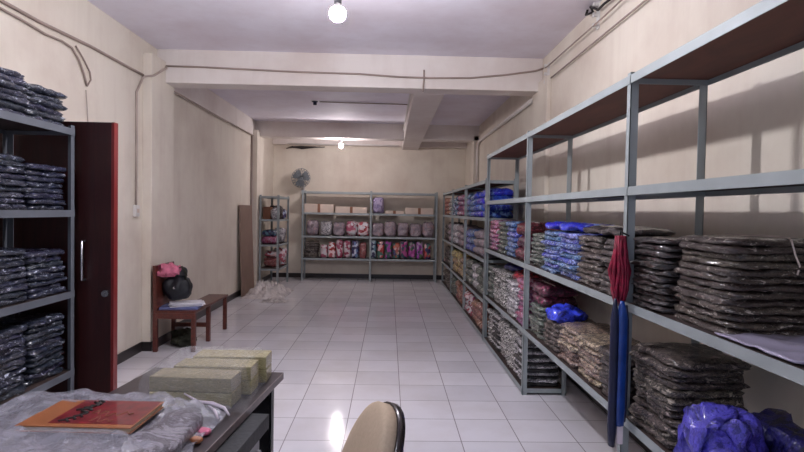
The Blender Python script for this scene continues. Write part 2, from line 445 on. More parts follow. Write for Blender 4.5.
# ------------------------------------------------------------------ folded packs
ORD = ['topmost', 'second from top', 'third from top', 'fourth from top', 'fifth from top', 'sixth from top',
       'seventh from top', 'eighth from top', 'ninth from top', 'tenth from top', 'eleventh from top', 'twelfth from top', 'thirteenth from top']
_packs = {}
def pack_shape(name, mat, sx, sy, sz, seed, nx=14, ny=14, nz=4, rag=.022, sag=.004):
    """flat folded garment: square-cornered slab, rounded rims, ragged plastic edges"""
    b = bmesh.new(); vs = {}
    rd = sz * .55
    def vert(i, j, k):
        if (i, j, k) in vs: return vs[(i, j, k)]
        x, y, z = 2 * i / nx - 1, 2 * j / ny - 1, 2 * k / nz - 1
        l = (abs(x) ** 9 + abs(y) ** 9) ** (1 / 9); mx = max(abs(x), abs(y)); q = mx / l if l else 0
        inset = rd * (1 - math.sqrt(max(0, 1 - min(1, abs(z)) ** 2 * .93)))
        X = x * q * (sx / 2 - inset * mx); Y = y * q * (sy / 2 - inset * mx)
        n1 = noise.noise_vector(Vector((X * 16, Y * 16, z * 1.3 + seed * 5.1)))
        n2 = noise.noise(Vector((X * 34, Y * 34, seed * 3.3)))
        e = mx ** 4
        X += n1.x * rag * e; Y += n1.y * rag * e
        Z = z * sz / 2 + n2 * sz * .16 - sag * e * (1 if z > -.9 else .0) + n1.z * sz * .18 * (1 if -.9 < z < .9 else .5)
        vs[(i, j, k)] = b.verts.new((X, Y, max(Z, -sz / 2) + sz / 2)); return vs[(i, j, k)]
    def quad(*ks): b.faces.new([vert(*k) for k in ks])
    for i in range(nx):
        for j in range(ny):
            quad((i, j, 0), (i, j + 1, 0), (i + 1, j + 1, 0), (i + 1, j, 0)); quad((i, j, nz), (i + 1, j, nz), (i + 1, j + 1, nz), (i, j + 1, nz))
    for i in range(nx):
        for k in range(nz):
            quad((i, 0, k), (i + 1, 0, k), (i + 1, 0, k + 1), (i, 0, k + 1)); quad((i, ny, k), (i, ny, k + 1), (i + 1, ny, k + 1), (i + 1, ny, k))
    for j in range(ny):
        for k in range(nz):
            quad((0, j, k), (0, j, k + 1), (0, j + 1, k + 1), (0, j + 1, k)); quad((nx, j, k), (nx, j + 1, k), (nx, j + 1, k + 1), (nx, j, k + 1))
    me = bpy.data.meshes.new(name); b.to_mesh(me); b.free(); me.materials.append(mat)
    for p in me.polygons: p.use_smooth = True
    return me
def pack_mesh(mat, sx, sy, sz, k):
    key = (mat, sx, sy, sz, k)
    if key not in _packs:
        _packs[key] = pack_shape('garment_pack', P[mat], sx, sy, sz, k + len(_packs) * .37)
    return _packs[key]

def stack(mat, x, y, z, n, h, where, desc, group, sx=.34, sy=.36, jx=.014, jr=3, strap=False, name='garment_pack', cat='garment pack', lean=0.0):
    """n packs piled at (x, y) on height z; returns the top height"""
    zz = z
    for i in range(n):
        hh = h * random.uniform(.97, 1.0)
        me = pack_mesh(('blackp' if i % 2 == 0 else 'white') if mat == 'stripe' else mat, sx, sy, round(h * 1.04, 4), random.randrange(3))
        k = n - 1 - i
        o = inst(name, me, (x + random.uniform(-jx, jx) + lean * i, y + random.uniform(-jx, jx), zz), rot=(R(random.uniform(-.5, .5)), R(random.uniform(-.8, .4)), R(random.uniform(-jr, jr)) + (math.pi if random.random() < .5 else 0)))
        od = ORD[k] if k < n - 1 or n == 1 else 'bottom'
        if n == 1: tag(o, f'{desc} {where}', cat, group)
        else: tag(o, f'{desc}, {od}, {where}', cat, group)
        if strap and i in strap:
            s = MB(); c = h * 1.04 + .003; y_ = -sy / 2 - .016
            s.tube([(.06, y_ + .06, c), (.03, y_, c - .006), (.045, y_ - .004, -1.2 * h), (.06, y_ - .004, -2.4 * h), (.055, y_, -3.6 * h)], .0035, 6)
            s.tube([(.06, y_ + .06, c), (.05, 0, c + .002), (.04, sy / 2 - .01, c)], .0035, 6)
            s.obj('string_tie', M['string'], o)
        zz += hh
    return zz

XS = FX + .195
# --- tall rack, level at chest height (z 1.135)
G1 = 'packed garments on the chest high shelf of the near rack'
Z3 = TL[2] - .003
stack('brown', XS + .02, 2.12, Z3, 13, .0275, 'on the chest high shelf, nearest', 'brown batik garment packet', G1, sy=.40, strap=(5, 12), lean=.001)
stack('darkb', XS, 2.50, Z3, 12, .0275, 'just behind the near post', 'black brown garment packet', G1, sy=.30)
stack('darkb', XS, 2.88, Z3, 9, .034, 'just past the hanging red cords', 'dark batik garment packet', G1, sy=.36)
stack('brown', XS, 3.27, Z3, 9, .034, 'beside blue packets', 'brown and cream garment packet', G1, sy=.36)
zt = stack('blue', XS, 3.66, Z3, 9, .034, 'nearer of the two blue piles', 'pale blue garment packet', G1, sy=.36)
stack('blue', XS, 4.05, Z3, 9, .034, 'farther of the two blue piles', 'blue and white garment packet', G1, sy=.36)
stack('green', XS, 4.43, Z3, 8, .034, 'behind the second post', 'grey blue garment packet', G1, sy=.34)
for yy, lab in ((3.72, 'vivid blue folded cloth lying across the nearer blue pile'), (4.07, 'vivid blue folded cloth lying on the farther blue pile')):
    o = inst('folded_cloth', lump_mesh('folded_cloth', P['royal'], .35, .34, .05, 3, .35, 9, power=3.5), (XS, yy, Z3 + .315), R(4)); tag(o, lab, 'cloth')
o = inst('folded_cloth', lump_mesh('folded_cloth', P['darkb'], .36, .72, .045, 5, .35, 7, power=3.5, ny=18), (XS + .01, 3.15, Z3 + .315), R(-2))
tag(o, 'dark folded cloth draped over the brown piles beside the blue ones', 'cloth')
G2 = 'bundles on the chest high shelf of the far bay'
stack('maroon', XS, 4.95, Z3, 3, .115, 'nearest in the far bay', 'maroon tied cloth bundle', G2, sy=.44, strap=(1, 2))
stack('blue', XS, 5.42, Z3, 7, .05, 'behind the maroon bundles', 'blue patterned garment packet', G2)
stack('green', XS, 5.83, Z3, 7, .05, 'in the middle of the far bay', 'grey green garment packet', G2)
stack('purple', XS, 6.27, Z3, 7, .05, 'at the end of the tall rack', 'purple garment packet', G2)
# --- tall rack, knee high level (z .575)
G3 = 'packed garments on the knee high shelf of the near rack'
Z4 = TL[1] - .003
stack('tan', XS, 2.44, Z4, 12, .032, 'nearest on the knee high shelf', 'grey brown wrapped garment', G3, sy=.38)
stack('darkb', XS, 2.86, Z4, 8, .034, 'behind the hanging blue cloth', 'dark wrapped garment', G3, sy=.34)
stack('cream', XS, 3.24, Z4, 7, .034, 'second past the hanging cloth', 'cream brown batik packet', G3, sy=.36)
stack('cream', XS, 3.62, Z4, 7, .034, 'third past the hanging cloth', 'cream and rust batik packet', G3, sy=.36)
stack('tan', XS, 4.01, Z4, 6, .034, 'under the bright blue bag', 'grey batik packet', G3, sy=.36)
stack('green', XS, 4.41, Z4, 7, .036, 'under the maroon bundles', 'grey green folded cloth', G3, sy=.36)
stack('maroon', XS, 4.43, Z4 + .25, 2, .085, 'on grey green cloths near the second post', 'maroon tied bundle', G3, sx=.3, sy=.36, strap=(1,))
o = inst('plastic_bag', lump_mesh('plastic_bag', M['bluebag'], .24, .30, .10, 9, .4, 9), (XS - .05, 3.98, Z4 + .205)); tag(o, 'bright blue plastic bag crumpled on the grey batik packets', 'bag')
G4 = 'bundles on the knee high shelf of the far bay'
stack('purple', XS, 4.87, Z4, 8, .05, 'nearest in the far bay, knee high', 'purple pink garment packet', G4, sy=.36)
stack('white', XS, 5.27, Z4, 8, .042, 'beside the purple pile', 'white garment packet', G4, sy=.36)
stack('zebra', XS, 5.66, Z4, 8, .048, 'next to the white pile', 'black and white garment packet', G4, sy=.36)
stack('zebra', XS, 6.03, Z4, 8, .046, 'second black and white pile, knee high', 'black and white printed packet', G4, sy=.34)
stack('green', XS, 6.38, Z4, 8, .046, 'at the far post, knee high', 'grey garment packet', G4, sy=.32)
for yy, mt, lab in ((5.22, 'red', 'red folded cloth lying on the white pile'), (5.62, 'navybag', 'dark blue folded cloth lying on the black and white pile')):
    o = inst('folded_cloth', lump_mesh('folded_cloth', M[mt], .32, .3, .09, 6, .35, 9), (XS, yy, Z4 + (.345 if mt == 'red' else .39))); tag(o, lab, 'cloth')
# --- tall rack, floor level of the far bay
G5 = 'black and white packs on the lowest shelf of the far bay'
Z5 = TL[0] - .003
for i, (yy, w) in enumerate(((4.87, 'nearest second post'), (5.27, 'second from second post'), (5.66, 'third from second post'), (6.04, 'fourth from second post'), (6.39, 'by the third post'))):
    stack(('stripe', 'zebra', 'zebra', 'stripe', 'zebra')[i], XS - (.02 if i == 0 else 0), yy, Z5, (12, 8, 8, 12, 8)[i], (.031, .046, .046, .031, .046)[i], 'on the floor shelf ' + w, ('white or black packet' if i in (0, 3) else 'black and white packet'), G5, sy=.36 if i < 4 else .32, sx=.32)
# white folded cloths on top of those piles
for yy, lab in ((5.0, 'white cloth tossed over the nearest lowest shelf pile'), (5.75, 'white cloth tossed over the third lowest shelf pile')):
    o = inst('folded_cloth', lump_mesh('folded_cloth', P['white'], .3, .34, .07, 4, .4, 9), (XS - .01, yy, Z5 + .375)); tag(o, lab, 'cloth')

# --- low rack: piles near, upright bundles farther off
def row(mats, y0, y1, z, n, h, tagw, desc, grp, step=.36, descs=None):
    y = y0; i = 0; NUMW = ['first', 'second', 'third', 'fourth', 'fifth', 'sixth', 'seventh', 'eighth', 'ninth', 'tenth', 'eleventh', 'twelfth', 'thirteenth', 'fourteenth', 'fifteenth']
    while y < y1:
        mt = mats[min(len(mats) - 1, int((y - y0) / (y1 - y0) * len(mats)))]
        hh = h * random.uniform(.82, 1.0)
        stack(mt, XS, y + step / 2, z, n, hh, f'pile {NUMW[i]} of the {tagw}', DESC[mt], grp, sy=step - .03, name='fabric_bundle' if n < 5 else 'garment_pack', cat='fabric bundle' if n < 5 else 'garment pack')
        y += step; i += 1
DESC = dict(royal='vivid blue bundle', blue='blue patterned bundle', purple='purple pink bundle', redb='red brown bundle', white='white grey bundle', greyp='grey pink bundle', green='grey green bundle',
            zebra='black white bundle', yellow='cream yellow bundle', tan='grey tan bundle', maroon='maroon bundle', redw='red white bundle', bluem='blue floral bundle', pinkm='pink floral bundle')
for b0, b1, w in ((6.68, 8.40, 'low rack near bay'), (8.50, 10.15, 'low rack middle bay'), (10.25, 11.85, 'low rack last bay')):
    k = {6.68: 0, 8.50: 1, 10.25: 2}[b0]
    row([['royal', 'royal', 'blue'], ['purple', 'bluem'], ['zebra', 'redb']][k], b0, b1 - .2, LL[3] - .003, 4, .093, 'upper shelf, ' + w, '', 'bundles on the upper shelf of the low rack')
    row([['greyp', 'greyp', 'blue'], ['greyp', 'white'], ['greyp', 'tan']][k], b0, b1 - .2, LL[2] - .003, 3, .12, 'middle shelf, ' + w, '', 'bundles on the middle shelf of the low rack')
    row([['green', 'white', 'green'], ['yellow', 'yellow'], ['green', 'tan']][k], b0, b1 - .2, LL[1] - .003, 3, .125, 'lower shelf, ' + w, '', 'bundles on the lower shelf of the low rack')
    row([['redb', 'redb', 'redw'], ['redb', 'green'], ['tan', 'tan']][k], b0, b1 - .2, LL[0] - .003, 3, .11, 'floor shelf, ' + w, '', 'bundles on the floor shelf of the low rack')
o = MB().box(-.14, .14, -.16, .16, 0, .36).obj('cardboard_box', M['card'], bevel=.004); o.location = (FX + .18, 11.72, LL[3] - .003)
tag(o, 'brown cardboard box at the far end of the low rack upper shelf', 'box')

# --- back rack
def upright(mat, x, y, z, w, h, dp, lab, grp, cat='printed pack', name='printed_pack', ry=0):
    key = ('u', mat, round(w, 2), round(h, 2))
    if key not in _packs: _packs[key] = lump_mesh(name, P[mat], w, dp, h, seed=len(_packs), amp=.12, freq=9, power=5, nx=8, ny=5, nz=10)
    return tag(inst(name, _packs[key], (x, y, z), R(random.uniform(-3, 3))), lab, cat, grp)
zb = .497
stack('tan', -1.70, 12.22, zb, 7, .052, 'at the left end of the back rack', 'grey striped folded pack', 'folded packs at the left end of the back rack', sx=.3, sy=.28)
seq = ['redw', 'redw', 'redw', 'redw', 'bluem', 'redb', 'bluem', 'pinkm', 'pinkm', 'pinkm', 'pinkm', 'pinkm', 'pinkm', 'pinkm']
x = -1.42; i = 0; nm = ['first', 'second', 'third', 'fourth', 'fifth', 'sixth', 'seventh', 'eighth', 'ninth', 'tenth', 'eleventh', 'twelfth', 'thirteenth', 'fourteenth']
while x < .98 and i < 14:
    if abs(x + .42) < .07: x = -.34
    hh = [.40, .36, .42, .40][i % 4]
    upright(seq[i], x, 12.16, zb, .155, round(hh - (.1 if i == 0 else 0), 2), .2, f'{DESC[seq[i]].replace("bundle", "upright printed pack")}, {nm[i]} from the left on the back rack', 'upright printed packs on the lower shelf of the back rack')
    x += .172; i += 1
for i, (x, mt) in enumerate(((-1.68, 'greyp'), (-1.38, 'white'), (-1.1, 'greyp'), (-.82, 'redw'), (-.56, 'redw'), (-.24, 'greyp'), (.04, 'greyp'), (.32, 'greyp'), (.60, 'greyp'), (.88, 'greyp'))):
    upright(mt, x, 12.22, .987, .25, .34 - .02 * (i % 3), .28, f'{DESC[mt]}, {nm[i]} from the left on the back rack middle shelf', 'bundles on the middle shelf of the back rack', 'fabric bundle', 'fabric_bundle')
for x0, x1, hh, lab in ((-1.86, -1.22, .19, 'pale carton on the back rack upper shelf, at its left end'), (-1.18, -.48, .14, 'long low pale carton on the back rack upper shelf, left bay'), (-.08, .32, .07, 'flat pale carton right of the lavender bundle on the back rack'), (.36, .98, .14, 'long pale carton on the back rack upper shelf, right end')):
    o = MB().box(x0, x1, 12.08, 12.36, 1.497, 1.497 + hh).obj('carton', M['carton'], bevel=.006); tag(o, lab, 'box', 'pale cartons on the upper shelf of the back rack')
    MB().box((x0 + x1) / 2 - .03, (x0 + x1) / 2 + .03, 12.078, 12.362, 1.497, 1.498 + hh).obj('packing_tape', M['card'], o)
upright('lav', -.24, 12.2, 1.497, .24, .36, .26, 'lavender bundle standing by the middle post of the back rack', None, 'fabric bundle', 'fabric_bundle')

# --- little left rack
def up2(mt, x, y, z, w, d, h, lab, cat='fabric bundle', name='fabric_bundle', M_=None):
    return tag(inst(name, lump_mesh(name, M_ or P[mt], w, d, h, seed=x * 9 + y, amp=.18, freq=8, power=4, nx=7, ny=7, nz=7), (x, y, z)), lab, cat, 'odds and ends on the small left rack')
o = MB().box(-2.47, -2.32, 10.8, 11.0, 1.357, 1.60).obj('cardboard_box', M['card'], bevel=.004); tag(o, 'small brown cardboard box on the upper shelf of the little left rack', 'box')
up2('white', -2.24, 10.86, 1.357, .14, .22, .22, 'white bag on the upper shelf of the little left rack', 'bag', 'plastic_bag')
up2('darkb', -2.28, 11.12, 1.357, .26, .22, .26, 'black bundle on the upper shelf of the little left rack')
up2('bluem', -2.28, 11.45, 1.357, .26, .3, .2, 'blue bundle at the back of the little left rack upper shelf')
up2('purple', -2.36, 10.95, .867, .3, .36, .15, 'purple cloth pile on the middle shelf of the little left rack')
up2('white', -2.24, 11.35, .867, .22, .3, .3, 'white printed bundle on the middle shelf of the little left rack')
up2('bluem', -2.36, 10.95, 1.02, .28, .34, .12, 'dark blue cloth on the purple pile of the little left rack')
up2('redw', -2.26, 11.48, .397, .24, .36, .36, 'red and white bundle on the lower shelf of the little left rack')
up2('redb', -2.33, 11.05, .397, .28, .3, .2, 'red brown bundle on the lower shelf of the little left rack')
up2('redw', -2.33, 11.05, .60, .26, .28, .12, 'red white bundle stacked upon the red brown one')

# --- dark rack at the left edge
G6 = 'navy plastic wrapped packets on the left rack'
for z, n, h, w in ((2.037, 6, .036, 'top shelf'), (1.527, 8, .034, 'second shelf'), (1.017, 8, .034, 'third shelf'), (.517, 11, .034, 'fourth shelf')):
    for yy, q in ((3.325, 'far'), (2.965, 'middle'), (2.605, 'near')):
        nn = n + (1 if q == 'middle' else 0)
        stack('navy', -2.20, yy, z, nn if z < 2.3 and not (n == 11) else n, h, f'on the left rack {w}, {q} column', 'navy packet', G6, sx=.35, sy=.35, jx=.012, jr=5)
o = inst('plastic_bag', lump_mesh('plastic_bag', P['redb'], .3, .4, .12, 8, .3, 7), (-2.15, 3.1, .098)); tag(o, 'reddish bag on the lowest shelf of the dark left rack', 'bag')

# --- bags and odd pieces at the near right
o = inst('plastic_bag', lump_mesh('plastic_bag', M['purplebag'], .20, .28, .25, 2, .3, 9, power=3.2), (FX + .115, 2.05, Z4), R(8)); tag(o, 'violet blue plastic bag at the front of the knee high shelf', 'bag')
o = inst('plastic_bag', lump_mesh('plastic_bag', M['navybag'], .16, .40, .22, 6, .3, 8, power=3.2), (FX + .315, 2.0, Z4), R(0)); tag(o, 'dark blue bag behind the violet blue one', 'bag')
o = inst('folded_cloth', lump_mesh('folded_cloth', M['red'], .26, .4, .15, 5, .3, 9), (XS + .01, 1.55, Z4)); tag(o, 'red printed cloth at the near end of the knee high shelf', 'cloth')
o = MB().tube([(FX + .06, 1.83, Z4 + .028), (FX + .16, 1.845, Z4 + .03), (FX + .30, 1.85, Z4 + .034)], .024, 12).obj('rolled_film', M['lilac'], None, True); tag(o, 'shiny rolled plastic film beside the violet blue bag', 'roll')
o = inst('plastic_sheet', sheet_mesh('plastic_sheet', M['lilac'], lambda u, v: (FX + .012 + u * .35, 1.55 + v * .39 - .05 * u, Z3 + .004 + .010 * noise.noise(Vector((u * 5, v * 6, 1))) + .010), 16, 16), (0, 0, 0))
sm = o.modifiers.new('t', 'SOLIDIFY'); sm.thickness = .006
tag(o, 'lilac sheet lying flat on the chest high shelf before the brown pile', 'sheet')
o = MB().box(-.16, .16, -.19, .19, 0, .018).obj('flat_panel', M['ochre'], bevel=.003); o.location = (FX + .20, 1.33, Z3 + .001); o.rotation_euler = (0, 0, R(-3))
tag(o, 'orange brown panel lying on the chest high shelf next to the lilac sheet', 'panel')

# --- hanging cords and long blue cloth on the near post
hx, hy = 1.125, 2.63
t = thing('tassel', 'crimson cord tassel hanging on the near rack post', 'tassel', (hx, hy, 1.46))
MB().tube([(.045, .01, .0), (.0, 0, .02), (-.01, 0, -.03)], .005, 6).obj('hook', M['black_metal'], t, True)
mb = MB()
for k in range(22):
    a = k * 2.39996; rr = .030 * math.sqrt((k + .5) / 22)
    px, py = math.cos(a) * rr, math.sin(a) * rr
    mb.tube([(px * .8, py * .8, .0), (px * 1.1 + .006 * math.sin(k * 2), py * 1.0, -.08), (px * 1.4 + .012 * math.sin(k), py * 1.25, -.17), (px * 1.2 + .010 * math.sin(k * 3), py * 1.1, -.26), (px * .8, py * .6, -.33 - .02 * math.sin(k * 5))], [.005, .007, .009, .008, .005], 6)
mb.obj('cord_strands', M['redcord'], t, True)
t = thing('hanging_cloth', 'long narrow blue satin cloth with navy edges hanging below the crimson cords', 'cloth', (hx - .012, hy - .045, 1.15))
def strip(mat, nm_, x0, w, dp, z0, z1, sd):
    mb = MB(); n = 14; L = 22
    for i in range(L + 1):
        q = i / L; z = z0 + (z1 - z0) * q; ww = w * (.30 + .70 * min(1, q * 7)) * (1 - .35 * max(0, q - .88) / .12)
        for k in range(n):
            a = 2 * math.pi * k / n
            rr = 1 + .22 * noise.noise(Vector((math.cos(a) * 1.5 + sd, math.sin(a) * 1.5, z * 2.0)))
            mb.v.append((x0 + math.cos(a) * ww * rr, math.sin(a) * dp * rr * (.4 + .6 * min(1, q * 6)), z))
    for i in range(L):
        for k in range(n): q = i * n; mb.f.append((q + k, q + (k + 1) % n, q + n + (k + 1) % n, q + n + k))
    mb.f.append(tuple(range(n))[::-1]); mb.f.append(tuple(L * n + k for k in range(n)))
    return mb.obj(nm_, mat, t, True)
strip(M['bluecloth'], 'satin_fold', .010, .030, .022, .0, -.60, 1)
strip(M['navycloth'], 'navy_edge', -.024, .022, .022, .01, -.70, 3)
strip(M['navycloth'], 'navy_edge', .032, .014, .016, -.02, -.58, 5)
MB().box(.0, .028, -.008, .008, -.69, -.58).obj('pale_tab', M['tie'], t)

# ------------------------------------------------------------------ bench with its load
t = thing('wooden_bench', 'red brown wooden bench with a short backrest against the left wall', 'bench', (-2.3, 5.9, 0))
bx = -2.3; by = 5.9
wall_x = -.21
MB().box(wall_x, .24, .0, .55, .42, .45).obj('seat', M['bench'], t, bevel=.006)
MB().box(-.01, .24, .55, 1.22, .42, .445).obj('seat_board', M['bench'], t, bevel=.005)
MB().prism([(wall_x, .45), (wall_x + .045, .45), (wall_x - .005 + .03, .93), (wall_x - .005, .93)], .0, .52).obj('backrest', M['bench'], t, bevel=.006)
for (x0, y0, h) in ((wall_x, .0, .42), (.19, .02, .42), (.19, .5, .42), (wall_x + .0, .5, .42), (.19, 1.15, .42)):
    MB().box(x0, x0 + .045, y0, y0 + .045, 0, h).obj('leg', M['bench'], t, bevel=.004)
MB().box(wall_x + .045, .19, .51, .535, .17, .22).obj('stretcher', M['bench'], t)
MB().box(.0, .24, .0, .02, .36, .42).box(wall_x + .01, .22, .005, .025, .36, .42).obj('apron', M['bench'], t)
o = MB().box(-.2, .2, -.14, .14, 0, .03).obj('folder', M['bluepaper'], bevel=.004); o.location = (-2.27, 6.08, .451); o.rotation_euler = (0, 0, R(8)); tag(o, 'blue folder lying on the bench under white papers', 'folder')
o = thing('paper_pile', 'loose pile of white papers on the blue folder on the bench', 'papers', (-2.21, 6.1, .482), R(14))
for k in range(5): 
    q = MB().box(-.17, .17, -.11, .11, 0, .006).obj('paper_sheet', M['paper'], o); q.location = (random.uniform(-.02, .02), random.uniform(-.02, .02), k * .007); q.rotation_euler = (0, 0, R(random.uniform(-16, 16)))
t = thing('handbag', 'black bag slumped against the bench backrest', 'bag', (-2.33, 6.12, .532), R(5))
inst('bag_body', lump_mesh('bag_body', M['bagblack'], .30, .26, .27, 3, .12, 7, power=2.3), (0, 0, 0), 0, t)
inst('bag_flap', lump_mesh('bag_flap', M['bagblack'], .20, .2, .14, 5, .2, 8, power=2.2), (.0, .02, .23), 0, t)
MB().tube([(.09, -.05, .2), (.12, -.10, .30), (.07, -.09, .38), (-.01, -.06, .34)], .010, 8).obj('strap', M['bagolive'], t, True)
MB().lathe([(0, 0), (.012, .002), (.012, .008), (0, .010)], 12, (.0, -.02, .0)).obj('badge', M['chrome'], t).matrix_local = Matrix.Translation((-.0, -.135, .17)) @ Matrix.Rotation(R(90), 4, 'X')
o = inst('pink_cloth', lump_mesh('pink_cloth', M['pink'], .24, .20, .13, 2, .4, 11, power=2.3, nx=16, ny=16), (-2.41, 6.03, .80), R(15)); tag(o, 'pink crumpled cloth on top of the black bag', 'cloth')
o = inst('sack', lump_mesh('sack', M['bagolive'], .24, .3, .17, 12, .35, 8, power=2.3), (-2.31, 6.25, 0), R(30)); tag(o, 'dark olive sack on the floor beneath the bench', 'bag')
# leaning hardboard behind, plastic heap on the floor
o = MB().box(-.012, .012, -.42, .42, 0, 1.62).obj('hardboard_sheet', M['hardboard']); o.location = (-2.56, 10.08, .0); o.rotation_euler = (0, R(-2.2), 0)
tag(o, 'brown hardboard sheet leaning on the left wall before the far pilaster', 'board')
def heap(nm_, cx, cy, sx, sy, h, sd, lab, mat='rubbish'):
    f = lambda u, v: (cx + (u - .5) * sx + .05 * noise.noise(Vector((u * 9, v * 9, sd))), cy + (v - .5) * sy + .06 * noise.noise(Vector((v * 9, u * 9, sd + 4))),
                      .006 + h * max(0, (1 - (2 * u - 1) ** 2)) * max(0, (1 - (2 * v - 1) ** 2)) * (.5 + .9 * abs(noise.noise(Vector((u * 6, v * 6, sd)))) + .5 * abs(noise.noise(Vector((u * 17, v * 17, sd))))))
    o = inst(nm_, sheet_mesh(nm_, M[mat], f, 34, 40), (0, 0, 0)); return tag(o, lab, 'plastic wrap')
heap('plastic_wrap', -2.17, 10.0, .74, 1.15, .24, 1, 'dusty heap of clear plastic wrap on the floor before the small left rack')
heap('plastic_wrap', -1.9, 9.25, .42, .3, .05, 2, 'thin scrap of plastic wrap on the floor right of the bench end')

# ------------------------------------------------------------------ desk
t = thing('desk', 'dark topped office desk in the lower left corner', 'desk', (-.51, 2.70, 0), R(-5.5))
MB().box(-.66, 0, -1.75, 0, .724, .75).obj('desktop', M['desk'], t, bevel=.003)
MB().box(.0, .004, -1.75, 0, .722, .752).box(-.66, .0, .0, .004, .722, .752).obj('edge_band', M['desk_edge'], t)
MB().box(-.61, -.05, -.06, -.04, .25, .722).obj('modesty_panel', M['black_metal'], t)
for x0, y0 in ((-.65, -.05), (-.65, -1.74), (-.08, -1.74), (-.08, -.05)):
    MB().box(x0, x0 + .04, y0, y0 + .04, 0, .723).obj('leg', M['black_metal'], t)
t = thing('side_table', 'low dark side table left of the desk, buried under clear plastic', 'table', (-1.60, 1.20, 0))
MB().box(0, .42, 0, .95, .715, .745).obj('tabletop', M['desk'], t, bevel=.003)
for x0, y0 in ((.01, .01), (.37, .01), (.01, .90), (.37, .90)): MB().box(x0, x0 + .035, y0, y0 + .035, 0, .714).obj('leg', M['black_metal'], t)
t = thing('drawer_unit', 'grey drawer unit with black top trim tucked under the desk edge', 'drawer unit', (-.515, 2.24, 0), R(-5.5))
MB().box(-.40, 0, -.62, 0, .03, .655).obj('body', M['grey'], t, bevel=.004)
MB().box(-.42, .035, -.64, .015, .655, .715).obj('top_trim', M['bagblack'], t, bevel=.004)
MB().box(-.38, -.02, -.60, -.02, 0, .03).obj('plinth', M['black'], t)
for z0 in (.06, .24, .42):
    dr = MB().box(0, .014, -.60, -.02, z0, z0 + .16).obj('drawer', M['grey'], t, bevel=.003)
    MB().tube([(.014, -.20, z0 + .10), (.05, -.20, z0 + .10), (.05, -.08, z0 + .10), (.014, -.08, z0 + .10)], .011, 8).obj('pull_handle', M['black'], dr, True)
    MB().box(.014, .018, -.30, -.24, z0 + .05, z0 + .13).obj('label_holder', M['black'], dr)

# pale packets in a plastic wrap, three rows of two
DZ = .752
rows_ = ((2.27, 'nearest row'), (2.43, 'middle row'), (2.59, 'farthest row'))
for ri, (yy, rn) in enumerate(rows_):
    for k, hh in ((0, .062), (1, .062)):
        o = MB().box(-.168, .168, -.0625, .0625, 0, .060).obj('label_packet', P['pale'], bevel=.004)
        o.location = (-.775 + .026 * ri - .01 * (ri == 0), yy, DZ + .002 + k * hh); o.rotation_euler = (0, 0, R(-3 + 2 * ri - k))
        tag(o, f'pale greenish packet of printed slips, {["lower", "upper"][k]} one in the {rn} on the desk', 'packet', 'pale packets on the desk')
def wrapf(u, v):
    x = -1.02 + .46 * u; y = 2.14 + .56 * v
    e = min(u, 1 - u, v, 1 - v); r_ = min(1, e / .12); r_ = r_ * r_ * (3 - 2 * r_)
    n1 = noise.noise(Vector((u * 7, v * 7, 3))); n2 = abs(noise.noise(Vector((u * 19, v * 19, 8))))
    return (x + .02 * n1, y + .02 * noise.noise(Vector((v * 8, u * 8, 5))), DZ + .004 + r_ * (.134 + .006 * n1) + .012 * n2 * r_ + (1 - r_) * .02 * n2)
o = inst('plastic_wrap', sheet_mesh('plastic_wrap', M['clearfilm'], wrapf, 44, 44), (0, 0, 0)); tag(o, 'thin clear film wrapped over the pale packets on the desk', 'plastic wrap')
MB().tube([(-.80, 2.175, DZ + .07), (-.74, 2.155, DZ + .045), (-.68, 2.15, DZ + .04), (-.63, 2.14, DZ + .025), (-.60, 2.10, DZ + .012)], [.003, .006, .008, .007, .004], 6).obj('film_edge_glint', M['tie'], o, True)  # opaque white strands paint the bright glints along the film edge
MB().tube([(-.70, 2.16, DZ + .03), (-.655, 2.10, DZ + .03), (-.63, 2.06, DZ + .012)], [.003, .006, .004], 6).obj('film_edge_glint', M['tie'], o, True)
# bulky plastic wrapped parcel under the book
me = lump_mesh('wrapped_parcel', packmat('grey_parcel', [(92, 88, 98), (134, 130, 142), (108, 102, 112), (160, 156, 168)], 7, hue=0), .62, .66, .075, 3, .22, 5, power=5, nx=22, ny=22, nz=4)
o = inst('wrapped_parcel', me, (-.98, 1.76, DZ), R(-5)); tag(o, 'flat grey parcel in plastic on the desk beneath the red book', 'parcel')
t = thing('book', 'orange brown book with a dark red printed cover on the wrapped parcel', 'book', (-.985, 1.86, DZ + .088), R(-2))
MB().box(-.18, .18, -.115, .115, .003, .016).obj('pages', M['pages'], t)
MB().box(-.184, .184, -.12, .12, .016, .020).obj('front_cover', M['orange'], t, bevel=.001)
MB().box(-.184, .184, -.12, .12, 0, .003).obj('back_cover', M['orange'], t)
MB().box(-.095, .180, -.095, .116, .0201, .0210).obj('cover_print', plain('dark_red_print', (120, 24, 34), .35, .35, 30, 0, 0, .5), t)
mb = MB()
for k in range(10): 
    mb.tube([(-.07 + .013 * (k % 5), -.085 + .02 * k, .0216), (-.05 + .012 * (k % 4), -.07 + .02 * k, .0216), (-.035 + .01 * (k % 3), -.085 + .02 * k, .0216)], .005, 6)
mb.obj('dark_ornament', M['wire'], t, True)
mb = MB(); pts = [(.0 + .009 * k, -.01 + .03 * math.sin(k * 1.7) * (1 - k / 24) + .01 * math.sin(k * .6), .0215) for k in range(16)]
mb.tube(pts, .0022, 5); mb.tube([(p[0], p[1] - .05, p[2]) for p in pts[3:12]], .0016, 5)
mb.obj('cover_script', M['card'], t, True)
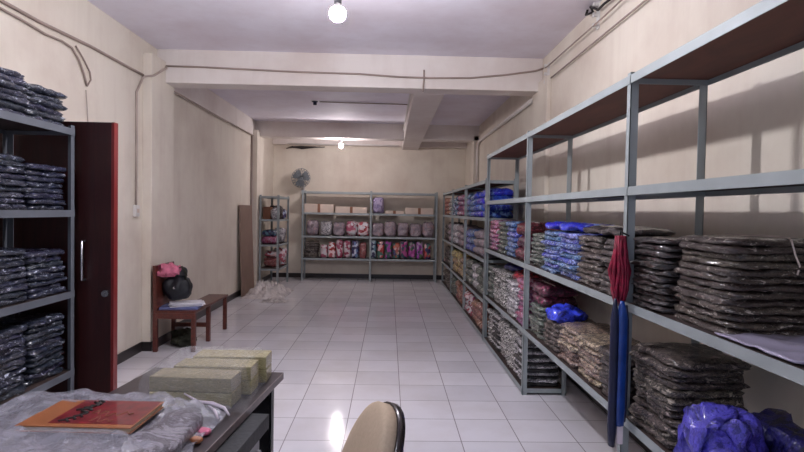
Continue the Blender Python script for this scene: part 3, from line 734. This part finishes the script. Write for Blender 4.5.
# big crumpled clear plastic over the near half of the desk
def bigf(u, v):
    x = -1.50 + .88 * u; y = 1.28 + .92 * v
    x += -.05 * (1 - v) * 0
    n1 = noise.noise(Vector((u * 4, v * 4, 13))); n2 = abs(noise.noise(Vector((u * 11, v * 11, 2)))); n3 = abs(noise.noise(Vector((u * 27, v * 27, 6))))
    inside = 1 if (-1.19 < x < -.76 and 1.70 < y < 2.0) else 0
    e = min(u / .22, (1 - u) / .3, (1 - v) / .18, 1); e = max(0, min(1, e)); e = e * e * (3 - 2 * e)
    z = DZ + .006 + e * (.098 - .0 * inside) + .034 * n2 * (1 - inside) + .008 * n3 * (1 - .8 * inside) + .012 * n1
    if x < -1.33: z -= (-1.33 - x) * .35
    return (x + .03 * n1, y + .03 * noise.noise(Vector((v * 6, u * 6, 5))), z)
me = sheet_mesh('plastic_sheet', M['clear'], bigf, 70, 60)
# leave the book lying on top: open the sheet over it
b = bmesh.new(); b.from_mesh(me)
kill = [f for f in b.faces if -1.16 < f.calc_center_median().x < -.79 and 1.74 < f.calc_center_median().y < 1.965]
bmesh.ops.delete(b, geom=kill, context='FACES'); b.to_mesh(me); b.free()
o = inst('plastic_sheet', me, (0, 0, 0)); tag(o, 'large crumpled clear plastic sheet spread around the red book on the desk', 'plastic sheet')
for (px, py, mt, sz, lab) in ((-.655, 1.95, 'pink', (.07, .04, .02), 'small pink packet on the dark desktop by the crumpled plastic'), (-.665, 1.88, 'orange', (.08, .035, .02), 'small tan packet near the pink one on the desktop')):
    o = inst('small_packet', lump_mesh('small_packet', M[mt], sz[0], sz[1], sz[2], 3, .2, 12, power=4, nx=6, ny=6, nz=3), (px, py, DZ), R(-12)); tag(o, lab, 'packet')
# ------------------------------------------------------------------ chair
t = thing('office_chair', 'beige upholstered chair with dark rimmed rounded backrest at the bottom edge', 'chair', (-.205, 1.74, 0), 0)
A = R(14)                                               # the sitter would look towards the desk
rotz = Matrix.Rotation(math.pi + A, 4, 'Z')             # local +x is the way it faces
def oval(mb, w, h, x0, x1, puff, n=36, rings=6):
    base = len(mb.v); prof = [(1.0, x0), (1.0, x1 - puff * .3)] + [(math.cos(q * math.pi / 2 / rings) ** .6 if q < rings else 0.001, x1 - puff * .3 + puff * math.sin(q * math.pi / 2 / rings)) for q in range(1, rings + 1)]
    prof = [(0.001, x0)] + prof
    for s_, xx in prof:
        for k in range(n):
            a = 2 * math.pi * k / n; ca, sa = math.cos(a), math.sin(a)
            yy = math.copysign(abs(ca) ** .85, ca) * w / 2 * s_ * (1 - .16 * sa); zz = math.copysign(abs(sa) ** .8, sa) * h / 2 * s_
            cv = -.35 * (yy ** 2)
            mb.v.append((xx - cv * .8 , yy, zz))
    for i in range(len(prof) - 1):
        for k in range(n): q = base + i * n; mb.f.append((q + k, q + (k + 1) % n, q + n + (k + 1) % n, q + n + k))
    return mb
tilt = Matrix.Rotation(R(-20), 4, 'Y')
Bm = Matrix.Translation((0, 0, .70)) @ rotz @ Matrix.Translation((-.17, 0, 0)) @ tilt
oval(MB(), .40, .44, .0, .05, .03).obj('backrest', M['beige'], t, True).matrix_local = Bm
oval(MB(), .42, .455, -.016, .010, .006).obj('back_shell', M['rim'], t, True).matrix_local = Bm
oval(MB(), .46, .46, .0, .06, .03).obj('seat', M['beige'], t, True).matrix_local = Matrix.Translation((0, 0, .45)) @ rotz @ Matrix.Rotation(R(-90), 4, 'Y')
oval(MB(), .47, .47, -.03, .004, .01).obj('seat_shell', M['rim'], t, True).matrix_local = Matrix.Translation((0, 0, .45)) @ rotz @ Matrix.Rotation(R(-90), 4, 'Y')
br = MB().tube([(-.05, 0, .41), (-.22, 0, .42), (-.255, 0, .52), (-.235, 0, .72)], .018, 8).obj('back_bracket', M['black_metal'], t, True); br.matrix_local = rotz
MB().tube([(0, 0, .07), (0, 0, .42)], .025, 12).obj('gas_column', M['chrome'], t, True)
for k in range(5):
    a = 2 * math.pi * k / 5 + .3; c, s_ = math.cos(a), math.sin(a)
    MB().tube([(0, 0, .10), (c * .14, s_ * .14, .09), (c * .27, s_ * .27, .065)], [.026, .022, .016], 8).obj('base_arm', M['black'], t, True)
    w_ = MB().lathe([(0, -.016), (.026, -.016), (.026, .016), (0, .016)], 14).obj('caster', M['black'], t)
    w_.matrix_local = Matrix.Translation((c * .27, s_ * .27, .027)) @ Matrix.Rotation(a, 4, 'Z') @ Matrix.Rotation(R(90), 4, 'X')

# ------------------------------------------------------------------ lamps
def bulb(loc, lab, mat, r=.045, drop=.1):
    t = thing('light_bulb', lab, 'lamp', loc)
    MB().lathe([(.0, drop), (.045, drop), (.045, drop - .012), (.02, drop - .02), (.0, drop - .02)], 16).obj('ceiling_rose', M['white'], t, True)
    if drop > .2: MB().tube([(0, 0, drop - .015), (0, 0, .08)], .005, 6).obj('flex', M['white'], t, True)
    MB().lathe([(.0, min(.10, drop - .01)), (.018, min(.10, drop - .01)), (.026, .08), (.024, .04), (.0, .04)], 16).obj('lamp_holder', M['grey'], t, True)
    MB().lathe([(.016, .045), (.024, .035), (r * .72, .012), (r * .80, .008), (.0, .008)], 18).obj('bulb_body', M['white'], t, True)
    MB().lathe([(.001, .006), (r * .78, .006), (r * .97, -.012), (r, -.03), (r * .9, -.055), (r * .5, -.075), (.001, -.082)], 18).obj('glass_dome', mat, t, True)
    return t
bulb((-.365, 3.70, ZC - .445), 'glowing white bulb hanging from the ceiling before the cross beam', M['bulb'], .055, .445)
bulb((-.97, 10.92, ZBM - .10), 'small glowing bulb under the far beam', M['bulb2'], .04)
bulb((-1.1, .5, ZC - .10), 'added unseen fill bulb on the ceiling above the desk end nearest the camera', M['fill_bulb'], .05)  # fill light added out of view to brighten the near end
p = at(315, 101, 2, ZC2)
t = thing('lamp_holder', 'small dark empty lamp holder on the ceiling between the beams', 'lamp holder', p)
MB().lathe([(0, 0), (.05, 0), (.05, -.015), (.028, -.02), (.028, -.06), (0, -.06)], 16).obj('socket', M['navycloth'], t, True)
MB().lathe([(0, 0), (.065, 0), (.065, -.008), (0, -.008)], 20).obj('ceiling_rose', M['white'], t, True)

# ------------------------------------------------------------------ pipes and cables
def run(nm_, px, axis, v, r, lab, mat='cable', cat='cable', grp=None):
    pts = [at(a, b_, axis, v) for a, b_ in px]
    o = MB().tube(pts, r, 7).obj(nm_, M[mat], None, True); return tag(o, lab, cat, grp)
def world(nm_, pts, r, lab, mat='pipe', cat='pipe'):
    o = MB().tube(pts, r, 8).obj(nm_, M[mat], None, True); return tag(o, lab, cat)
wl = XL + .014
run('conduit', [(-40, -22), (0, 0), (40, 22), (90, 46), (130, 68), (143, 75)], 0, wl, .013, 'straight conduit high on the left wall, from the frame corner', 'cable', 'conduit')
run('cable', [(-40, -16), (0, 8), (22, 20), (45, 34), (62, 41), (72, 48), (79, 60), (84, 74), (87, 86)], 0, wl, .009, 'sagging cable below the conduit that bends down the left wall')
run('cable', [(76, 46), (83, 58), (90, 72), (91, 80), (87, 86)], 0, wl, .007, 'short cable loop joining the sagging cable end')
run('cable', [(86, 90), (87, 104), (88, 124), (89, 150)], 0, wl, .004, 'thin pale wire hanging straight down above the dark door', 'pipe')
t = tag(bpy.data.objects.new('switch_drop', None), 'conduit with a small switch at its end, running down the left wall', 'switch'); COL.objects.link(t)
pp = [at(a, b_, 0, wl) for a, b_ in ((146, 77), (136.5, 92), (136.5, 150), (136, 205))]
zq = pp[0].z
pp[0].y = min(pp[0].y, 5.935)
pp = [at(166, 66, 1, 6.288), Vector((XL + .114, 6.284, at(163, 66, 0, XL + .114).z)), Vector((XL + .114, 5.96, zq + .01)), Vector((XL + .10, 5.936, zq)), Vector((wl, 5.934, zq - .01))] + pp[1:]
MB().tube(pp, .012, 8).obj('conduit', M['pipe'], t, True)
q = pp[-1]; MB().box(XL, XL + .035, q.y - .04, q.y + .04, q.z - .12, q.z).obj('switch_box', M['white'], t, bevel=.004)
MB().box(XL + .035, XL + .042, q.y - .018, q.y + .018, q.z - .08, q.z - .04).obj('rocker', M['carton'], t)
run('cable', [(166, 66), (200, 67), (240, 69), (300, 72), (360, 74), (400, 77), (430, 78), (470, 78), (505, 75), (535, 71), (545, 68)], 1, 6.288, .011, 'long cable strung along the face of the cross beam')
run('cable', [(424, 70), (424, 78), (423, 92)], 1, 6.275, .009, 'short cable dropping over the edge of the cross beam')
o = MB().box(XR - .05, XR, 6.05, 6.14, ZBM + .02, ZBM + .26).obj('insulator_rack', M['white'], bevel=.006)
xr = XR - .016
xb = XR - .03
q = at(547, 76, 0, XR - .075)
bpy.data.objects.remove(o)
def bracket(px, py, lab):
    c = at(px, py, 0, XR)
    t = thing('cable_bracket', lab, 'bracket', c)
    MB().box(-.012, 0, -.03, .03, -.12, .12).obj('back_strip', M['white'], t, bevel=.002)
    for dz in (-.09, 0, .09):
        k = MB().lathe([(0, 0), (.02, 0), (.02, .012), (.012, .018), (.02, .03), (.02, .04), (0, .04)], 12).obj('insulator', M['white'], t, True)
        k.matrix_local = Matrix.Translation((-.012, 0, dz)) @ Matrix.Rotation(R(-90), 4, 'Y')
bracket(549, 74, 'white cable bracket on the right wall by the cross beam')
bracket(599, 15, 'white cable bracket high on the right wall near the ceiling')
run('cable', [(548, 66), (575, 42), (598, 22), (630, -8), (660, -36)], 0, XR - .05, .007, 'upper cable running along the right wall between brackets')
run('cable', [(551, 78), (590, 46), (640, 5), (670, -20)], 0, XR - .03, .008, 'lower cable running along the right wall between brackets')
run('cable', [(548, 66), (545, 68)], 0, XR - .05, .006, 'short cable end beside the bracket at the cross beam')
run('wire_tangle', [(582, 6), (588, 9), (586, 15), (593, 12), (590, 6), (598, 10), (604, 4), (612, -2)], 0, XR - .045, .011, 'black tangle of wire ends by the upper cable bracket', 'wire', 'wire')
zz = ZBM - .035
world('conduit', [(XR - .032, 6.6, zz), (XR - .032, 10.5, zz), (XR - .032, 10.66, zz - .06), (XR - .032, 10.70, zz - .2), (XR - .032, 10.70, 2.0)], .028, 'cream conduit along the right wall that bends down behind the low rack', 'beam', 'conduit')
world('cable', [(XL + .055, 6.6, ZBM - .02), (XL + .055, 8.5, ZBM - .03), (XL + .055, 10.5, ZBM - .02)], .010, 'cable along the left wall beyond the first pilaster', 'cable', 'cable')
world('conduit', [(XL + .02, 10.53, ZBM - .03), (XL + .02, 10.53, 1.5), (XL + .02, 10.53, .12)], .018, 'brown vertical conduit beside the far left pilaster', 'cable', 'conduit')
world('conduit', [(-2.30, YB - .175, 3.03), (-.5, YB - .175, 3.04), (.2, YB - .175, 3.03)], .016, 'white conduit along the top of the back wall', 'white', 'conduit')
world('cable', [p + Vector((.07, 0, -.01)), p + Vector((.5, .02, -.012)), Vector((.262, p.y + .05, ZC2 - .012))], .008, 'thin cable on the ceiling from the empty lamp holder to the long beam', 'cable', 'cable')
world('conduit', [(.255, 6.75, ZBM + .16), (.255, 9.0, ZBM + .17), (.255, 10.7, ZBM + .16)], .010, 'thin white conduit along the side of the long beam', 'white', 'conduit')
o = thing('wire_tangle', 'dark clump of old wires under the ledge over the back wall', 'wire', (-2.3, YB - .06, 2.97))
mb = MB()
for k in range(5): mb.tube([(-.05 + .03 * k, -.02, -.04 + .015 * k), (.1 + .05 * k, -.03, .01 - .012 * k), (.3 + .08 * k, -.03, .02 - .004 * k), (.42 + .1 * k, -.02, .015)], .011, 6)
mb.obj('wires', M['wire'], o, True)

# ------------------------------------------------------------------ wall fan
fc = at(301, 178, 1, YB - .30)
t = thing('wall_fan', 'grey wall fan mounted on the back wall above the racks', 'fan', (fc.x, fc.y, fc.z))
face = Matrix.Rotation(R(28), 4, 'Z') @ Matrix.Rotation(R(8), 4, 'X')
mb = MB()
for k in range(20):
    a = 2 * math.pi * k / 20
    mb.tube([(math.cos(a) * .03, -.06, math.sin(a) * .03), (math.cos(a) * .16, -.055, math.sin(a) * .16), (math.cos(a) * .215, 0, math.sin(a) * .215), (math.cos(a) * .15, .05, math.sin(a) * .15)], .0055, 4)
for r_, y_ in ((.215, 0), (.16, -.055), (.09, -.062)):
    mb.tube([(math.cos(2 * math.pi * k / 28) * r_, y_, math.sin(2 * math.pi * k / 28) * r_) for k in range(29)], .005, 5, False)
mb.obj('cage', M['fangrey'], t, True).matrix_local = face
for k in range(3):
    a = 2 * math.pi * k / 3 + .4; mb = MB()
    c, s_ = math.cos(a), math.sin(a); u, w = (c, s_), (-s_, c)
    pts = []
    for q, ww in ((.03, .04), (.08, .09), (.14, .11), (.185, .08)):
        pts.append(((u[0] * q - w[0] * ww, u[1] * q - w[1] * ww), (u[0] * q + w[0] * ww, u[1] * q + w[1] * ww)))
    for (l_, r_) in pts: mb.v += [(l_[0], -.02, l_[1]), (r_[0], .01, r_[1])]
    for i in range(3): mb.f.append((2 * i, 2 * i + 1, 2 * i + 3, 2 * i + 2))
    o = mb.obj('blade', M['fangrey'], t); sm = o.modifiers.new('t', 'SOLIDIFY'); sm.thickness = .004; o.matrix_local = face
MB().lathe([(0, -.05), (.035, -.045), (.04, -.02), (.055, .03), (.06, .10), (.03, .14), (0, .14)], 18).obj('motor', M['fangrey'], t, True).matrix_local = face @ Matrix.Rotation(R(-90), 4, 'X')
MB().tube([(.0, .10, -.03), (.0, .17, -.20), (0, .27, -.24)], .018, 8).obj('arm', M['white'], t, True)
MB().box(-.05, .05, .27, .295, -.34, -.14).obj('wall_plate', M['white'], t, bevel=.004)

# ------------------------------------------------------------------ light outside, exposure
w = bpy.data.worlds.new('outdoor_light'); SC.world = w; w.use_nodes = True
w.node_tree.nodes['Background'].inputs[0].default_value = (.62, .72, 1.0, 1); w.node_tree.nodes['Background'].inputs[1].default_value = .3
SC.view_settings.view_transform = 'Standard'; SC.view_settings.look = 'None'
SC.view_settings.gamma = 1; SC.view_settings.use_curve_mapping = False; SC.view_settings.exposure = 1.0
SC.cycles.use_denoising = True
SC.cycles.max_bounces = 8; SC.cycles.transparent_max_bounces = 16
